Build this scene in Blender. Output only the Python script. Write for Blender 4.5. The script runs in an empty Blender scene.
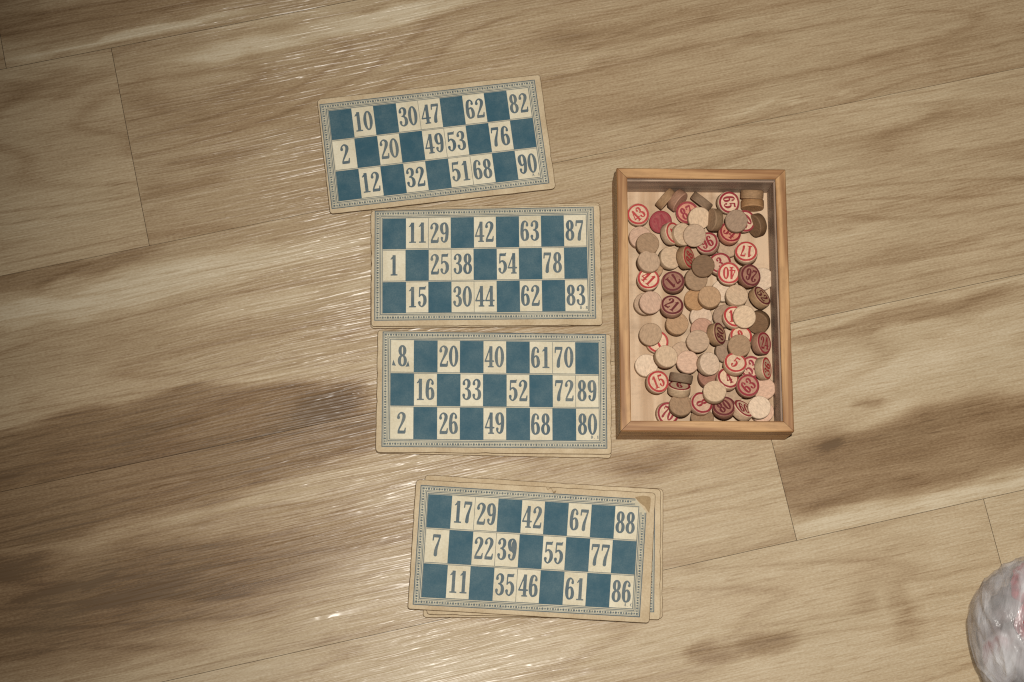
import bpy, bmesh, math, random
import numpy as np
from mathutils import Vector, Matrix, noise

random.seed(7)
scene = bpy.context.scene
COL = scene.collection

# ------------------------------------------------------------------ tables (metres, floor at z = 0)
CAM_ROT = [[0.980466, -0.196688, 0.0], [0.192455, 0.959366, -0.206343], [0.040585, 0.202312, 0.97848]]
CAM_F = 1961.39
FLOOR_ANGLE = 0.41436
PLANK_W = 0.16674
PLANK_OFF = 0.59053
BOARD_ENDS = {0: -0.218, 1: -0.1339, 3: 0.3076, 4: 0.4581}
WOOD_AND_FALLOFF_PATCHES = [(-0.1376, 0.6198, 0.1617, 0.016, 0.28, 0.6),
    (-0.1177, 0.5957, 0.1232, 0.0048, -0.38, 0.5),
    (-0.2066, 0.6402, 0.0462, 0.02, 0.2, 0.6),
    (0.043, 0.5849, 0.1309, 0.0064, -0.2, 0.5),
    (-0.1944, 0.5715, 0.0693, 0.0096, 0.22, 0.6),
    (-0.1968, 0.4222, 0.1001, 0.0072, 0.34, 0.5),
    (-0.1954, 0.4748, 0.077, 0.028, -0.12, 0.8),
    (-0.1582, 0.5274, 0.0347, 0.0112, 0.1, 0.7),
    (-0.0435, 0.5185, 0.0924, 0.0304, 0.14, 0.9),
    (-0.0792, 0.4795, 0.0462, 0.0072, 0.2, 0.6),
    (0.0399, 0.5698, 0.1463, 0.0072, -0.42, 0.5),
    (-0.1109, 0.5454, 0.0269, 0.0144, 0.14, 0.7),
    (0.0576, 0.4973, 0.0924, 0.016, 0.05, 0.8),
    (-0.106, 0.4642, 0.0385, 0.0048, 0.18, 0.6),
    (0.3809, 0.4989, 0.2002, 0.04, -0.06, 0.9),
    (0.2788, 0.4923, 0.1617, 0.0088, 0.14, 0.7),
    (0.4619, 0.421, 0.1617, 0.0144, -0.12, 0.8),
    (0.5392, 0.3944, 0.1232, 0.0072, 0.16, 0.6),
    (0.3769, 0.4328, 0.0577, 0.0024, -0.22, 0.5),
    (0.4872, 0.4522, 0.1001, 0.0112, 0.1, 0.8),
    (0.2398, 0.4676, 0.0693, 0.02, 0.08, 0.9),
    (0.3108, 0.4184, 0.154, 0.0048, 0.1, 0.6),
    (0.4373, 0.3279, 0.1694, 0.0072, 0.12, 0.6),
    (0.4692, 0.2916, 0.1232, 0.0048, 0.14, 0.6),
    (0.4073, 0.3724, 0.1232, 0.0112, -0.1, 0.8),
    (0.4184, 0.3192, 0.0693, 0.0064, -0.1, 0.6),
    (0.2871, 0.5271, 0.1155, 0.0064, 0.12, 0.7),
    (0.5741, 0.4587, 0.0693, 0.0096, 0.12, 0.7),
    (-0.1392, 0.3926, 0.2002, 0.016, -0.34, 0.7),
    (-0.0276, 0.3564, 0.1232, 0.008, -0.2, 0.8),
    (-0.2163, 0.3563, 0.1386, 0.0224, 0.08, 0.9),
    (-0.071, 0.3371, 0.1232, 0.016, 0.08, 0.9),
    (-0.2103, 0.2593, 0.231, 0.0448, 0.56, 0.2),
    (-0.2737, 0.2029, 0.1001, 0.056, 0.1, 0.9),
    (-0.2509, 0.1594, 0.231, 0.068, 0.44, 0.95),  # broad brown wood at lower left, with the flash's falloff painted into the tone
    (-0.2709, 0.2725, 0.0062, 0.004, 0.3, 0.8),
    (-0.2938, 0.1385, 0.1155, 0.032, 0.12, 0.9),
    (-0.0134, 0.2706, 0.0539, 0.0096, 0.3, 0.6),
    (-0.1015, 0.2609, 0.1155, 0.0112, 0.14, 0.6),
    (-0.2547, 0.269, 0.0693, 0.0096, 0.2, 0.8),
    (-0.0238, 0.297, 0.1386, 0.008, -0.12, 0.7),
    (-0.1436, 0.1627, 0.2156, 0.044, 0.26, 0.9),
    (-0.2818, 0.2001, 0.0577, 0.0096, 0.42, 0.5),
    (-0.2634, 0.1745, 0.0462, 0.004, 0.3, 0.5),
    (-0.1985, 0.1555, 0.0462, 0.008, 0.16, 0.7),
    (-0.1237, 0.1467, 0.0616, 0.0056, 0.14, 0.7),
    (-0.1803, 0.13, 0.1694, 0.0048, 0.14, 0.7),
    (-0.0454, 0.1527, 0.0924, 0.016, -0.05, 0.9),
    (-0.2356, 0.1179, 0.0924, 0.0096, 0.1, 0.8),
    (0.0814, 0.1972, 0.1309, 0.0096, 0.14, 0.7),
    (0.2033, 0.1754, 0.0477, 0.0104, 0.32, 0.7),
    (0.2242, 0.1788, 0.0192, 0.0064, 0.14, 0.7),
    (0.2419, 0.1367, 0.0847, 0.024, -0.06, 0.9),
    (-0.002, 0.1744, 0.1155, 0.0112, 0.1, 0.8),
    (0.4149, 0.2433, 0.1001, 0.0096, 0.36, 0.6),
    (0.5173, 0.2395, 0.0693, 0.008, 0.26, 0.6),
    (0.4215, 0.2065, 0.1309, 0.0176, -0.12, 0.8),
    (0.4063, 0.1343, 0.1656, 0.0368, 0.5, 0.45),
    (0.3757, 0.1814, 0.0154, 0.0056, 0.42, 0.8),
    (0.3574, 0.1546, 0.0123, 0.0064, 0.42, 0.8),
    (0.4565, 0.1541, 0.0847, 0.0096, 0.12, 0.6),
    (0.3871, 0.1692, 0.0347, 0.0072, -0.16, 0.8),
    (0.4832, 0.1321, 0.0308, 0.0112, 0.16, 0.8),
    (0.392, 0.0959, 0.1309, 0.008, -0.2, 0.5),
    (0.3727, 0.1145, 0.0847, 0.0064, 0.16, 0.5),
    (0.2725, 0.0204, 0.0231, 0.012, 0.46, 0.65),
    (0.2356, 0.0209, 0.0185, 0.0104, 0.42, 0.65),
    (0.2538, 0.0307, 0.0077, 0.0048, 0.2, 0.9),
    (0.3553, 0.0331, 0.0169, 0.0208, 0.24, 0.9),
    (0.3677, 0.0109, 0.0192, 0.0192, 0.26, 0.9),
    (0.3369, 0.0544, 0.0216, 0.0128, 0.14, 0.9),
    (0.3266, 0.0363, 0.0108, 0.0128, 0.2, 0.9),
    (0.1123, 0.0559, 0.0693, 0.0032, 0.14, 0.7),
    (0.1858, 0.1017, 0.1155, 0.0048, 0.1, 0.7),
    (0.3698, 0.073, 0.0616, 0.0112, 0.12, 0.7),
    (0.2237, 0.0622, 0.1232, 0.008, 0.06, 0.8),
    (0.0498, 0.0545, 0.1232, 0.0112, -0.1, 0.8),
    (0.1515, 0.0898, 0.0693, 0.0072, 0.1, 0.7)]
BOX = [0.13191, 0.20679, 0.13821, 0.37027, 0.19764, 0.04093]
CARDS = [('c1', [(-0.19034, 0.47785, 0.0019),
    (-0.0202, 0.53493, 0.0019),
    (0.01021, 0.4434, 0.0056),
    (-0.15979, 0.38679, 0.005)], [(-0.18765, 0.47406, 0.0019),
    (-0.0234, 0.52986, 0.0019),
    (0.00453, 0.4465, 0.0056),
    (-0.15958, 0.39066, 0.005)]),
    ('c2', [(-0.12919, 0.39626, 0.0037),
    (0.04684, 0.43765, 0.0037),
    (0.06681, 0.34229, 0.0037),
    (-0.10959, 0.30508, 0.0037)], [(-0.12627, 0.39654, 0.0037),
    (0.04244, 0.43523, 0.0037),
    (0.06127, 0.3463, 0.0037),
    (-0.10835, 0.30973, 0.0037)]),
    ('c2b', [(-0.12902, 0.39826, 0.0018),
    (0.04691, 0.43989, 0.0018),
    (0.06676, 0.3422, 0.0018),
    (-0.11, 0.30371, 0.0018)], None),
    ('c3', [(-0.10395, 0.30315, 0.0037),
    (0.07472, 0.33624, 0.0037),
    (0.09233, 0.24353, 0.0037),
    (-0.08588, 0.20886, 0.0037)], [(-0.10022, 0.30278, 0.0037),
    (0.07116, 0.33567, 0.0037),
    (0.08863, 0.24692, 0.0037),
    (-0.08243, 0.21368, 0.0037)]),
    ('c3b', [(-0.10299, 0.30214, 0.0018),
    (0.07443, 0.33528, 0.0018),
    (0.09282, 0.24057, 0.0018),
    (-0.08541, 0.20861, 0.0018)], None),
    ('c4', [(-0.051, 0.19411, 0.0056),
    (0.13106, 0.22022, 0.0056),
    (0.14413, 0.12186, 0.0056),
    (-0.03734, 0.09662, 0.0056)], [(-0.04695, 0.19076, 0.0056),
    (0.1258, 0.2142, 0.0056),
    (0.13637, 0.12454, 0.0056),
    (-0.03447, 0.10026, 0.0056)]),
    ('c4b', [(-0.04527, 0.19923, 0.0037),
    (0.13479, 0.22422, 0.0037),
    (0.15187, 0.12605, 0.0037),
    (-0.0224, 0.09552, 0.0037)], [(-0.03979, 0.19545, 0.0037),
    (0.13121, 0.21971, 0.0037),
    (0.14657, 0.13054, 0.0037),
    (-0.01881, 0.1006, 0.0037)]),
    ('c4c', [(-0.04431, 0.19835, 0.0018),
    (0.13674, 0.2251, 0.0018),
    (0.15363, 0.12745, 0.0018),
    (-0.02479, 0.09287, 0.0018)], None)]
CHIPS = [((0.07807, 0.43402, 0.00817), 5, -2.937, 0.908, 'pale', '43', 'bright', 'pale chip printed with red 43 lying beside the upper left rim'),
    ((0.09644, 0.43147, 0.01066), 8, -1.392, 0.734, 'crimson', '24', 'dark', 'crimson chip with smeared number, just right of the 43 chip'),
    ((0.09668, 0.44998, 0.01379), 92, -0.537, 0.205, 'tan', None, None, 'tan chip standing on edge against the far wall, left of its pink partner'),
    ((0.10612, 0.45037, 0.01492), 76, -0.537, 0.205, 'pinkbrown', None, None, 'pinkish brown chip leaning on the tan edge-on chip by the far wall'),
    ((0.11563, 0.44294, 0.01192), 12, -2.151, 0.647, 'salmon', '87', 'dark', 'salmon chip with heavy dark red 87, half under a whitish chip'),
    ((0.12499, 0.45385, 0.01357), 105, -2.041, 0.205, 'grey', None, None, 'grey chip on its edge slanting down right, left of the 65 chip'),
    ((0.14584, 0.45753, 0.01152), 14, -0.358, -1.229, 'pale', '65', 'dark', 'pale chip with dark red sideways 65 near the far wall'),
    ((0.16273, 0.46609, 0.01866), 104, -1.402, 0.205, 'tan', None, None, 'upper tan chip of the edge-on pair in the far right corner'),
    ((0.16503, 0.45981, 0.01311), 88, -1.402, 0.205, 'orange', None, None, 'lower orange tan chip of the edge-on pair in the far right corner'),
    ((0.13705, 0.43903, 0.02042), 70, -2.937, 0.205, 'olive', None, None, 'olive grey chip leaning left, between the whitish chip and the grey top chip'),
    ((0.15346, 0.43999, 0.02449), 5, -1.4, 0.205, 'grey', None, None, 'large grey blank chip on top below the sideways 65'),
    ((0.16013, 0.44378, 0.0161), 8, 0.205, 0.902, 'pale', '30', 'dark', 'pale chip with red ring peeking out right of the grey top chip'),
    ((0.15044, 0.43091, 0.01791), 16, 1.123, -0.521, 'salmon', '34', 'dark', 'salmon chip with red ring mostly covered by the grey top chip'),
    ((0.17104, 0.44307, 0.01634), 68, -2.574, 0.205, 'brown', None, None, 'dark brown chip leaning on the right wall below the edge-on pair'),
    ((0.12499, 0.43916, 0.01542), 8, -1.396, 0.205, 'cream', None, None, 'cream blank chip just above the grey cream chip, right of 87'),
    ((0.1059, 0.42247, 0.01494), 38, 0.318, 1.243, 'pale', '1', 'bright', 'tilted pale chip showing one edge of red ring below the crimson chip'),
    ((0.11435, 0.42275, 0.01732), 22, 0.205, 0.205, 'cream', None, None, 'cream blank chip between the tilted red ring chip and the grey cream chip'),
    ((0.12347, 0.42281, 0.0226), 6, -1.021, 0.205, 'greypale', None, None, 'grey cream blank chip overlapping the left side of the 96 chip'),
    ((0.13554, 0.41977, 0.01707), 20, 2.807, 0.593, 'pink', '96', 'dark', 'pale pink chip with thin dark red 96'),
    ((0.15176, 0.42319, 0.0074), 0, 0.0, 0.204, 'greypale', None, None, 'grey chip low on the box floor left of the red 17 chip'),
    ((0.16571, 0.41697, 0.0224), 14, 2.279, -3.081, 'pale', '17', 'bright', 'large pale chip with bright red upside-down 17 near the right wall'),
    ((0.08907, 0.41019, 0.01565), 5, -1.391, 0.204, 'olive', None, None, 'olive tan blank chip near the left wall, below 43'),
    ((0.08297, 0.41642, 0.0074), 0, 0.0, 0.204, 'pink', None, None, 'pale pink chip half hidden under the olive tan chip below 43'),
    ((0.09233, 0.39592, 0.0161), 8, 1.559, 0.204, 'greypale', None, None, 'pale grey blank chip directly above the red 41 chip'),
    ((0.09638, 0.39351, 0.0074), 0, 0.0, 0.204, 'tan', None, None, 'tan chip whose rim peeks out under the pale grey chip above 41'),
    ((0.10845, 0.4035, 0.01205), 18, 0.331, 0.204, 'cream', None, None, 'cream chip tilted right, touching the narrow red 88 chip'),
    ((0.12036, 0.40521, 0.01659), 52, 0.255, 1.493, 'tan', '88', 'bright', 'tan chip on its side showing narrow red 88'),
    ((0.13424, 0.39957, 0.02328), 6, -1.557, 0.204, 'brown', None, None, 'dark brown blank chip on top at centre, left of the red 40'),
    ((0.13136, 0.39018, 0.01512), 6, -1.396, 0.204, 'olive', None, None, 'olive tan blank chip tucked under the dark brown top chip'),
    ((0.09483, 0.38277, 0.01293), 5, 1.513, -0.552, 'pale', '41', 'bright', 'pale chip with bright red 41 near the left wall'),
    ((0.11481, 0.38498, 0.01134), 8, 2.124, -2.274, 'rosewood', '71', 'maroon', 'rosewood chip with dark maroon number, right of 41'),
    ((0.11665, 0.36427, 0.01681), 18, 1.748, -0.48, 'pinkbrown', '21', 'maroon', 'pinkish brown chip with dark maroon 21 below the rosewood chip'),
    ((0.09977, 0.36452, 0.01482), 4, -1.391, 0.203, 'pink', None, None, 'pinkish white blank chip below 41'),
    ((0.09648, 0.36433, 0.0074), 0, 0.0, 0.203, 'greypale', None, None, 'grey chip peeking out left under the pinkish white chip below 41'),
    ((0.12345, 0.35301, 0.00968), 6, 1.748, 0.203, 'tan', None, None, 'tan grey blank chip lying under the 21 chip'),
    ((0.13458, 0.37506, 0.00802), 4, 1.746, 0.203, 'orange', None, None, 'orange tan chip half covered by the grained tan chip at centre'),
    ((0.14431, 0.37776, 0.01557), 9, 1.623, 0.203, 'tan', None, None, 'finely grained tan chip in the middle of the box'),
    ((0.15437, 0.38734, 0.0074), 0, 0.0, 0.203, 'white', None, None, 'whitish chip low on the floor under the red 40 chip'),
    ((0.16496, 0.38324, 0.01489), 9, 1.62, 0.203, 'cream', None, None, 'cream tan blank chip below the 40 and 26 chips'),
    ((0.15514, 0.39792, 0.02192), 6, -2.938, -2.974, 'pale', '40', 'bright', 'pale chip with bright red upside-down 40'),
    ((0.17079, 0.39888, 0.02387), 20, 0.204, 3.075, 'rosewood', '26', 'maroon', 'rosewood chip with maroon 26 touching the right side of 40'),
    ((0.14799, 0.40595, 0.01512), 6, 1.743, 0.557, 'pink', '3', 'dark', 'pink chip with dark red ring peeking out between 40 and the brown top chip'),
    ((0.18338, 0.40281, 0.0074), 0, 0.0, 0.204, 'white', None, None, 'white chip low by the right wall, right of the 26 chip'),
    ((0.18295, 0.38588, 0.0142), 46, 0.789, -0.7, 'tan', '52', 'maroon', 'tan chip leaning on the right wall with maroon face, below 26'),
    ((0.14113, 0.36287, 0.0074), 0, 0.0, 0.203, 'greywhite', None, None, 'greyish white chip on the floor below the finely grained tan chip'),
    ((0.14325, 0.35243, 0.01231), 10, -1.767, 0.202, 'pinkbrown', None, None, 'pinkish brown chip mostly hidden by a pale grey chip, below the greyish white one'),
    ((0.1412, 0.34091, 0.01837), 5, -1.396, 0.202, 'greypale', None, None, 'pale grey blank chip, upper of three pale discs left of the olive grey one'),
    ((0.15875, 0.36671, 0.01006), 4, -1.399, 0.203, 'grey', None, None, 'grey brown chip half hidden left of the chip with red 1'),
    ((0.16562, 0.36581, 0.01565), 5, 1.742, 0.203, 'pale', '17', 'bright', 'pale chip with red ring and 1, half covered by a white cream disc'),
    ((0.17285, 0.36658, 0.02177), 5, -1.401, 0.203, 'cream', None, None, 'white cream blank chip covering half of the red 1'),
    ((0.18559, 0.36688, 0.01391), 42, -2.162, 0.203, 'brown', None, None, 'brown chip leaning on the right wall beside the white cream disc'),
    ((0.15453, 0.34981, 0.01716), 50, 0.309, 1.573, 'tan', '80', 'maroon', 'tan chip on its side with narrow maroon face at centre'),
    ((0.17387, 0.35205, 0.01308), 6, 1.741, 0.553, 'pale', '8', 'bright', 'pale chip with red ring showing only its top above the olive grey disc'),
    ((0.17307, 0.34281, 0.02124), 6, 2.205, 0.202, 'olive', None, None, 'olive grey blank disc directly above the red 5'),
    ((0.16535, 0.33957, 0.00808), 0, 0.0, 0.202, 'grey', None, None, 'grey chip peeking out lower left of the olive grey disc above 5'),
    ((0.19018, 0.35004, 0.01542), 44, 0.202, 0.202, 'pinkbrown', '24', 'dark', 'chip leaning on the right wall showing narrow red 24'),
    ((0.10434, 0.33966, 0.01497), 5, -1.391, 0.202, 'olivepale', None, None, 'grey tan blank disc covering a red ring near the left wall'),
    ((0.11112, 0.33632, 0.0074), 0, 0.0, 0.727, 'pale', '7', 'bright', 'pale chip whose red ring peeks out under the grey tan disc'),
    ((0.11902, 0.32408, 0.01696), 14, 0.743, 0.202, 'cream', None, None, 'cream tan blank disc above and right of the red 15'),
    ((0.10601, 0.3163, 0.0074), 0, 0.0, 0.202, 'white', None, None, 'whitish blank chip tucked above the red 15 chip'),
    ((0.11624, 0.30403, 0.01293), 5, 0.201, 0.552, 'pale', '15', 'bright', 'pale chip with bold bright red 15'),
    ((0.13178, 0.33148, 0.00808), 0, 0.0, 0.202, 'greypale', None, None, 'grey chip half hidden at the upper left of a pinkish pale disc'),
    ((0.13663, 0.32373, 0.01497), 5, 1.746, 0.202, 'pink', None, None, 'pinkish pale disc left of the tilted white disc'),
    ((0.15208, 0.32482, 0.01893), 24, 0.314, 0.202, 'greywhite', None, None, 'white blank disc tilted to the right, left of the red 5'),
    ((0.15565, 0.31671, 0.0093), 8, 1.744, 0.201, 'rosewood', None, None, 'reddish brown chip peeking out under the tilted white disc'),
    ((0.17199, 0.32772, 0.02361), 18, 1.633, -0.426, 'pale', '5', 'bright', 'pale chip with a single bright red 5'),
    ((0.18511, 0.3296, 0.01542), 8, -1.402, 0.892, 'pink', '53', 'dark', 'pink chip with red 53 half hidden right of the 5 chip'),
    ((0.169, 0.31626, 0.01749), 18, 1.215, 0.551, 'pale', '4', 'dark', 'pale chip with dark red 4 below the 5 chip'),
    ((0.18471, 0.31337, 0.02139), 7, 1.5, 0.925, 'pinkbrown', '63', 'dark', 'pinkish brown chip with dark red 63'),
    ((0.19487, 0.33037, 0.01676), 56, 0.202, 1.567, 'cream', '36', 'bright', 'cream chip standing by the right wall with narrow red face, beside 53'),
    ((0.19908, 0.31653, 0.00808), 0, 0.0, 0.201, 'pink', None, None, 'pale pink chip by the right wall just above the cream white disc'),
    ((0.19722, 0.29984, 0.01482), 4, -1.403, 0.201, 'white', None, None, 'cream white blank disc in the near right corner'),
    ((0.20108, 0.29839, 0.0074), 0, 0.0, 0.201, 'pink', None, None, 'pale pink chip peeking out beneath the cream white corner disc'),
    ((0.16051, 0.3033, 0.02154), 8, 1.744, 0.201, 'cream', None, None, 'cream blank disc right of the dark red 8'),
    ((0.175, 0.30731, 0.0074), 0, 0.0, 0.201, 'greypale', None, None, 'pale grey chip on the floor between the cream disc and 63'),
    ((0.15212, 0.29348, 0.01519), 16, 0.889, -0.906, 'pink', '8', 'dark', 'pink chip with a single dark red 8 lying sideways'),
    ((0.17059, 0.29402, 0.01528), 22, 2.102, 0.721, 'rosewood', '80', 'maroon', 'rosewood chip with maroon 80 by the near wall'),
    ((0.18447, 0.2949, 0.01364), 48, 1.049, 0.201, 'pale', '60', 'dark', 'chip tilted away with pale side and red rim, left of the corner disc'),
    ((0.13726, 0.28916, 0.01435), 10, 1.607, 0.201, 'olive', None, None, 'olive tan blank disc left of the sideways 8'),
    ((0.12881, 0.28262, 0.00802), 4, -1.393, -0.243, 'pale', '70', 'dark', 'pale chip with dark red 70 by the near wall'),
    ((0.13394, 0.31108, 0.01345), 80, 1.601, 0.201, 'greydark', None, None, 'grey chip standing on edge right of 15'),
    ((0.13401, 0.30188, 0.01336), 56, 1.698, 0.201, 'cream', '6', 'dark', 'cream sided chip tipped back with flattened red face, right of 15'),
    ((0.1558, 0.28265, 0.01144), 30, 1.745, 0.201, 'olive', None, None, 'olive chip of which only a sliver shows at the near wall')]
BAG = (0.4288, 0.1696, 0.038)

# ------------------------------------------------------------------ camera
CAM_H = 1.5
cam_d = bpy.data.cameras.new('camera')
cam_d.sensor_width = 36.0
cam_d.lens = CAM_F / 1024.0 * 36.0
cam_d.clip_start, cam_d.clip_end = 0.01, 50.0
cam = bpy.data.objects.new('camera', cam_d)
rot = Matrix(CAM_ROT)
cam.matrix_world = Matrix.Translation((0, 0, CAM_H)) @ rot.to_4x4()
COL.objects.link(cam)
scene.camera = cam

# ------------------------------------------------------------------ light: the camera's flash and a dim room
world = bpy.data.worlds.new('World')
scene.world = world
world.use_nodes = True
bg = world.node_tree.nodes['Background']
bg.inputs['Color'].default_value = (1.0, 0.96, 0.9, 1)
bg.inputs['Strength'].default_value = 0.06

flash_d = bpy.data.lights.new('flash', 'SPOT')
flash_d.energy = 93.0
flash_d.color = (1.0, 0.96, 0.885)
flash_d.spot_size = math.radians(59)
flash_d.spot_blend = 1.0
flash_d.shadow_soft_size = 0.016
flash = bpy.data.objects.new('flash', flash_d)
flash.location = Vector((0, 0, CAM_H)) + rot @ Vector((0.06, 0.115, 0.0))
aim = Vector((0.19, 0.32, 0.0))
flash.rotation_euler = (aim - flash.location).to_track_quat('-Z', 'Y').to_euler()
COL.objects.link(flash)

scene.view_settings.view_transform = 'Standard'
scene.view_settings.look = 'None'
scene.view_settings.exposure = 0.0
scene.view_settings.gamma = 1.0
scene.cycles.use_denoising = False
scene.cycles.filter_width = 1.2
scene.cycles.caustics_reflective = False
scene.cycles.caustics_refractive = False
scene.cycles.sample_clamp_indirect = 2.0
scene.cycles.max_bounces = 8
scene.cycles.transparent_max_bounces = 16

# ------------------------------------------------------------------ node helpers
def new_mat(name):
    m = bpy.data.materials.new(name)
    m.use_nodes = True
    nt = m.node_tree
    b = nt.nodes['Principled BSDF']
    return m, nt, b

def N(nt, kind, **kw):
    n = nt.nodes.new(kind)
    for k, val in kw.items():
        if k in n.inputs:
            n.inputs[k].default_value = val
        else:
            setattr(n, k, val)
    return n

def L(nt, a, b):
    nt.links.new(a, b)

def math_n(nt, op, a, b=None, c=None, clamp=False):
    n = nt.nodes.new('ShaderNodeMath')
    n.operation = op
    n.use_clamp = clamp
    for i, x in enumerate((a, b, c)):
        if x is None:
            continue
        if isinstance(x, (int, float)):
            n.inputs[i].default_value = x
        else:
            nt.links.new(x, n.inputs[i])
    return n.outputs[0]

def mapping(nt, src, scale, loc=(0, 0, 0)):
    n = nt.nodes.new('ShaderNodeMapping')
    n.inputs['Scale'].default_value = scale
    n.inputs['Location'].default_value = loc
    nt.links.new(src, n.inputs['Vector'])
    return n.outputs['Vector']

def noise_n(nt, vec, scale=1.0, detail=2.0, rough=0.5, dist=0.0):
    n = nt.nodes.new('ShaderNodeTexNoise')
    n.inputs['Scale'].default_value = scale
    n.inputs['Detail'].default_value = detail
    n.inputs['Roughness'].default_value = rough
    n.inputs['Distortion'].default_value = dist
    nt.links.new(vec, n.inputs['Vector'])
    return n.outputs['Fac']

def ramp(nt, fac, stops, interp='LINEAR'):
    n = nt.nodes.new('ShaderNodeValToRGB')
    cr = n.color_ramp
    cr.interpolation = interp
    while len(cr.elements) < len(stops):
        cr.elements.new(0.5)
    for e, (p, c) in zip(cr.elements, stops):
        e.position = p
        e.color = (*c, 1) if len(c) == 3 else c
    nt.links.new(fac, n.inputs['Fac'])
    return n.outputs['Color']

def mix_c(nt, fac, a, b, mode='MIX'):
    n = nt.nodes.new('ShaderNodeMix')
    n.data_type = 'RGBA'
    n.blend_type = mode
    for sock, x in ((n.inputs[0], fac), (n.inputs[6], a), (n.inputs[7], b)):
        if isinstance(x, (int, float)):
            sock.default_value = x
        elif isinstance(x, tuple):
            sock.default_value = (*x, 1) if len(x) == 3 else x
        else:
            nt.links.new(x, sock)
    return n.outputs[2]

def bump_n(nt, h, strength, dist, b, prev=None):
    n = nt.nodes.new('ShaderNodeBump')
    n.inputs['Strength'].default_value = strength
    n.inputs['Distance'].default_value = dist
    nt.links.new(h, n.inputs['Height'])
    if prev is not None:
        nt.links.new(prev, n.inputs['Normal'])
    nt.links.new(n.outputs['Normal'], b.inputs['Normal'])
    return n.outputs['Normal']

# ------------------------------------------------------------------ materials
def floor_material():
    m, nt, b = new_mat('laminate_wood')
    uv = N(nt, 'ShaderNodeUVMap', uv_map='plank_uv').outputs['UV']
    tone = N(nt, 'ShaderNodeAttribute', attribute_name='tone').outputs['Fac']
    warp = nt.nodes.new('ShaderNodeTexNoise')
    L(nt, mapping(nt, uv, (4, 14, 1)), warp.inputs['Vector'])
    warp.inputs['Scale'].default_value = 1.0
    wv = nt.nodes.new('ShaderNodeVectorMath'); wv.operation = 'MULTIPLY_ADD'
    L(nt, warp.outputs['Color'], wv.inputs[0])
    wv.inputs[1].default_value = (0.0, 0.012, 0)
    L(nt, uv, wv.inputs[2])
    wuv = wv.outputs[0]
    band = noise_n(nt, mapping(nt, wuv, (3.2, 46, 1)), 1, 4, 0.6)
    grain = noise_n(nt, mapping(nt, wuv, (9, 260, 1)), 1, 5, 0.7)
    fine = noise_n(nt, mapping(nt, wuv, (30, 700, 1), (2, 3, 0)), 1, 2, 0.7)
    field = noise_n(nt, mapping(nt, wuv, (1.3, 11, 1)), 1, 1.5, 0.4)
    cont = math_n(nt, 'SINE', math_n(nt, 'MULTIPLY', field, 95.0))
    cont = math_n(nt, 'POWER', math_n(nt, 'MULTIPLY_ADD', cont, 0.5, 0.5), 9.0)
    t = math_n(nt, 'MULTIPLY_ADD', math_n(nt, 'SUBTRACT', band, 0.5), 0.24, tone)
    t = math_n(nt, 'MULTIPLY_ADD', math_n(nt, 'SUBTRACT', grain, 0.5), 0.20, t)
    t = math_n(nt, 'MULTIPLY_ADD', math_n(nt, 'SUBTRACT', fine, 0.5), 0.5, t)
    pore = noise_n(nt, mapping(nt, wuv, (40, 560, 1), (8, 1, 0)), 1, 1, 0.5)
    pore = ramp(nt, pore, [(0.60, (0, 0, 0)), (0.72, (1, 1, 1))])
    t = math_n(nt, 'MULTIPLY_ADD', pore, 0.13, t)
    grit = noise_n(nt, mapping(nt, uv, (420, 1000, 1), (6, 6, 0)), 1, 1, 0.5)
    t = math_n(nt, 'MULTIPLY_ADD', math_n(nt, 'SUBTRACT', grit, 0.5), 0.38, t)
    t = math_n(nt, 'MULTIPLY_ADD', cont, 0.13, t)
    col = ramp(nt, t, [(0.0, (0.65, 0.545, 0.39)), (0.28, (0.49, 0.372, 0.234)), (0.55, (0.335, 0.225, 0.128)),
                       (0.8, (0.21, 0.123, 0.061)), (1.0, (0.125, 0.068, 0.032))])
    blot = noise_n(nt, mapping(nt, uv, (14, 30, 1), (3, 1, 0)), 1, 3, 0.5)
    col = mix_c(nt, math_n(nt, 'MULTIPLY', blot, 0.22), col, (0.30, 0.25, 0.15))
    L(nt, col, b.inputs['Base Color'])
    b.inputs['Roughness'].default_value = 0.4
    b.inputs['Specular IOR Level'].default_value = 0.14
    b.inputs['Coat Weight'].default_value = 0.19
    b.inputs['Coat Roughness'].default_value = 0.2
    b.inputs['Coat IOR'].default_value = 1.45
    # embossed pores: long ridges whose depth breaks into dashes along the grain
    ridge = ramp(nt, noise_n(nt, mapping(nt, wuv, (15, 460, 1)), 1, 0, 0.5), [(0.5, (0, 0, 0)), (0.66, (1, 1, 1))], 'EASE')
    ridge2 = noise_n(nt, mapping(nt, wuv, (18, 640, 1), (4, 9, 0)), 1, 0, 0.5)
    dash = noise_n(nt, mapping(nt, uv, (130, 260, 1)), 1, 0, 0.5)
    dash = ramp(nt, dash, [(0.3, (0.86,) * 3), (0.7, (1,) * 3)])
    region = ramp(nt, noise_n(nt, mapping(nt, uv, (4, 26, 1), (7, 2, 0)), 1, 2, 0.5), [(0.36, (0.3,) * 3), (0.62, (1.0,) * 3)])
    h = math_n(nt, 'MULTIPLY_ADD', ridge2, 1.7, math_n(nt, 'MULTIPLY', ridge, 0.7))
    h = math_n(nt, 'MULTIPLY', math_n(nt, 'MULTIPLY', h, dash), region)
    soft = bump_n(nt, h, 1.0, 0.0002, b)
    bump_n(nt, h, 1.0, 0.0007, b)
    coat_normal = b.inputs['Normal'].links[0].from_socket
    L(nt, coat_normal, b.inputs['Coat Normal'])
    L(nt, soft, b.inputs['Normal'])
    return m

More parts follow.
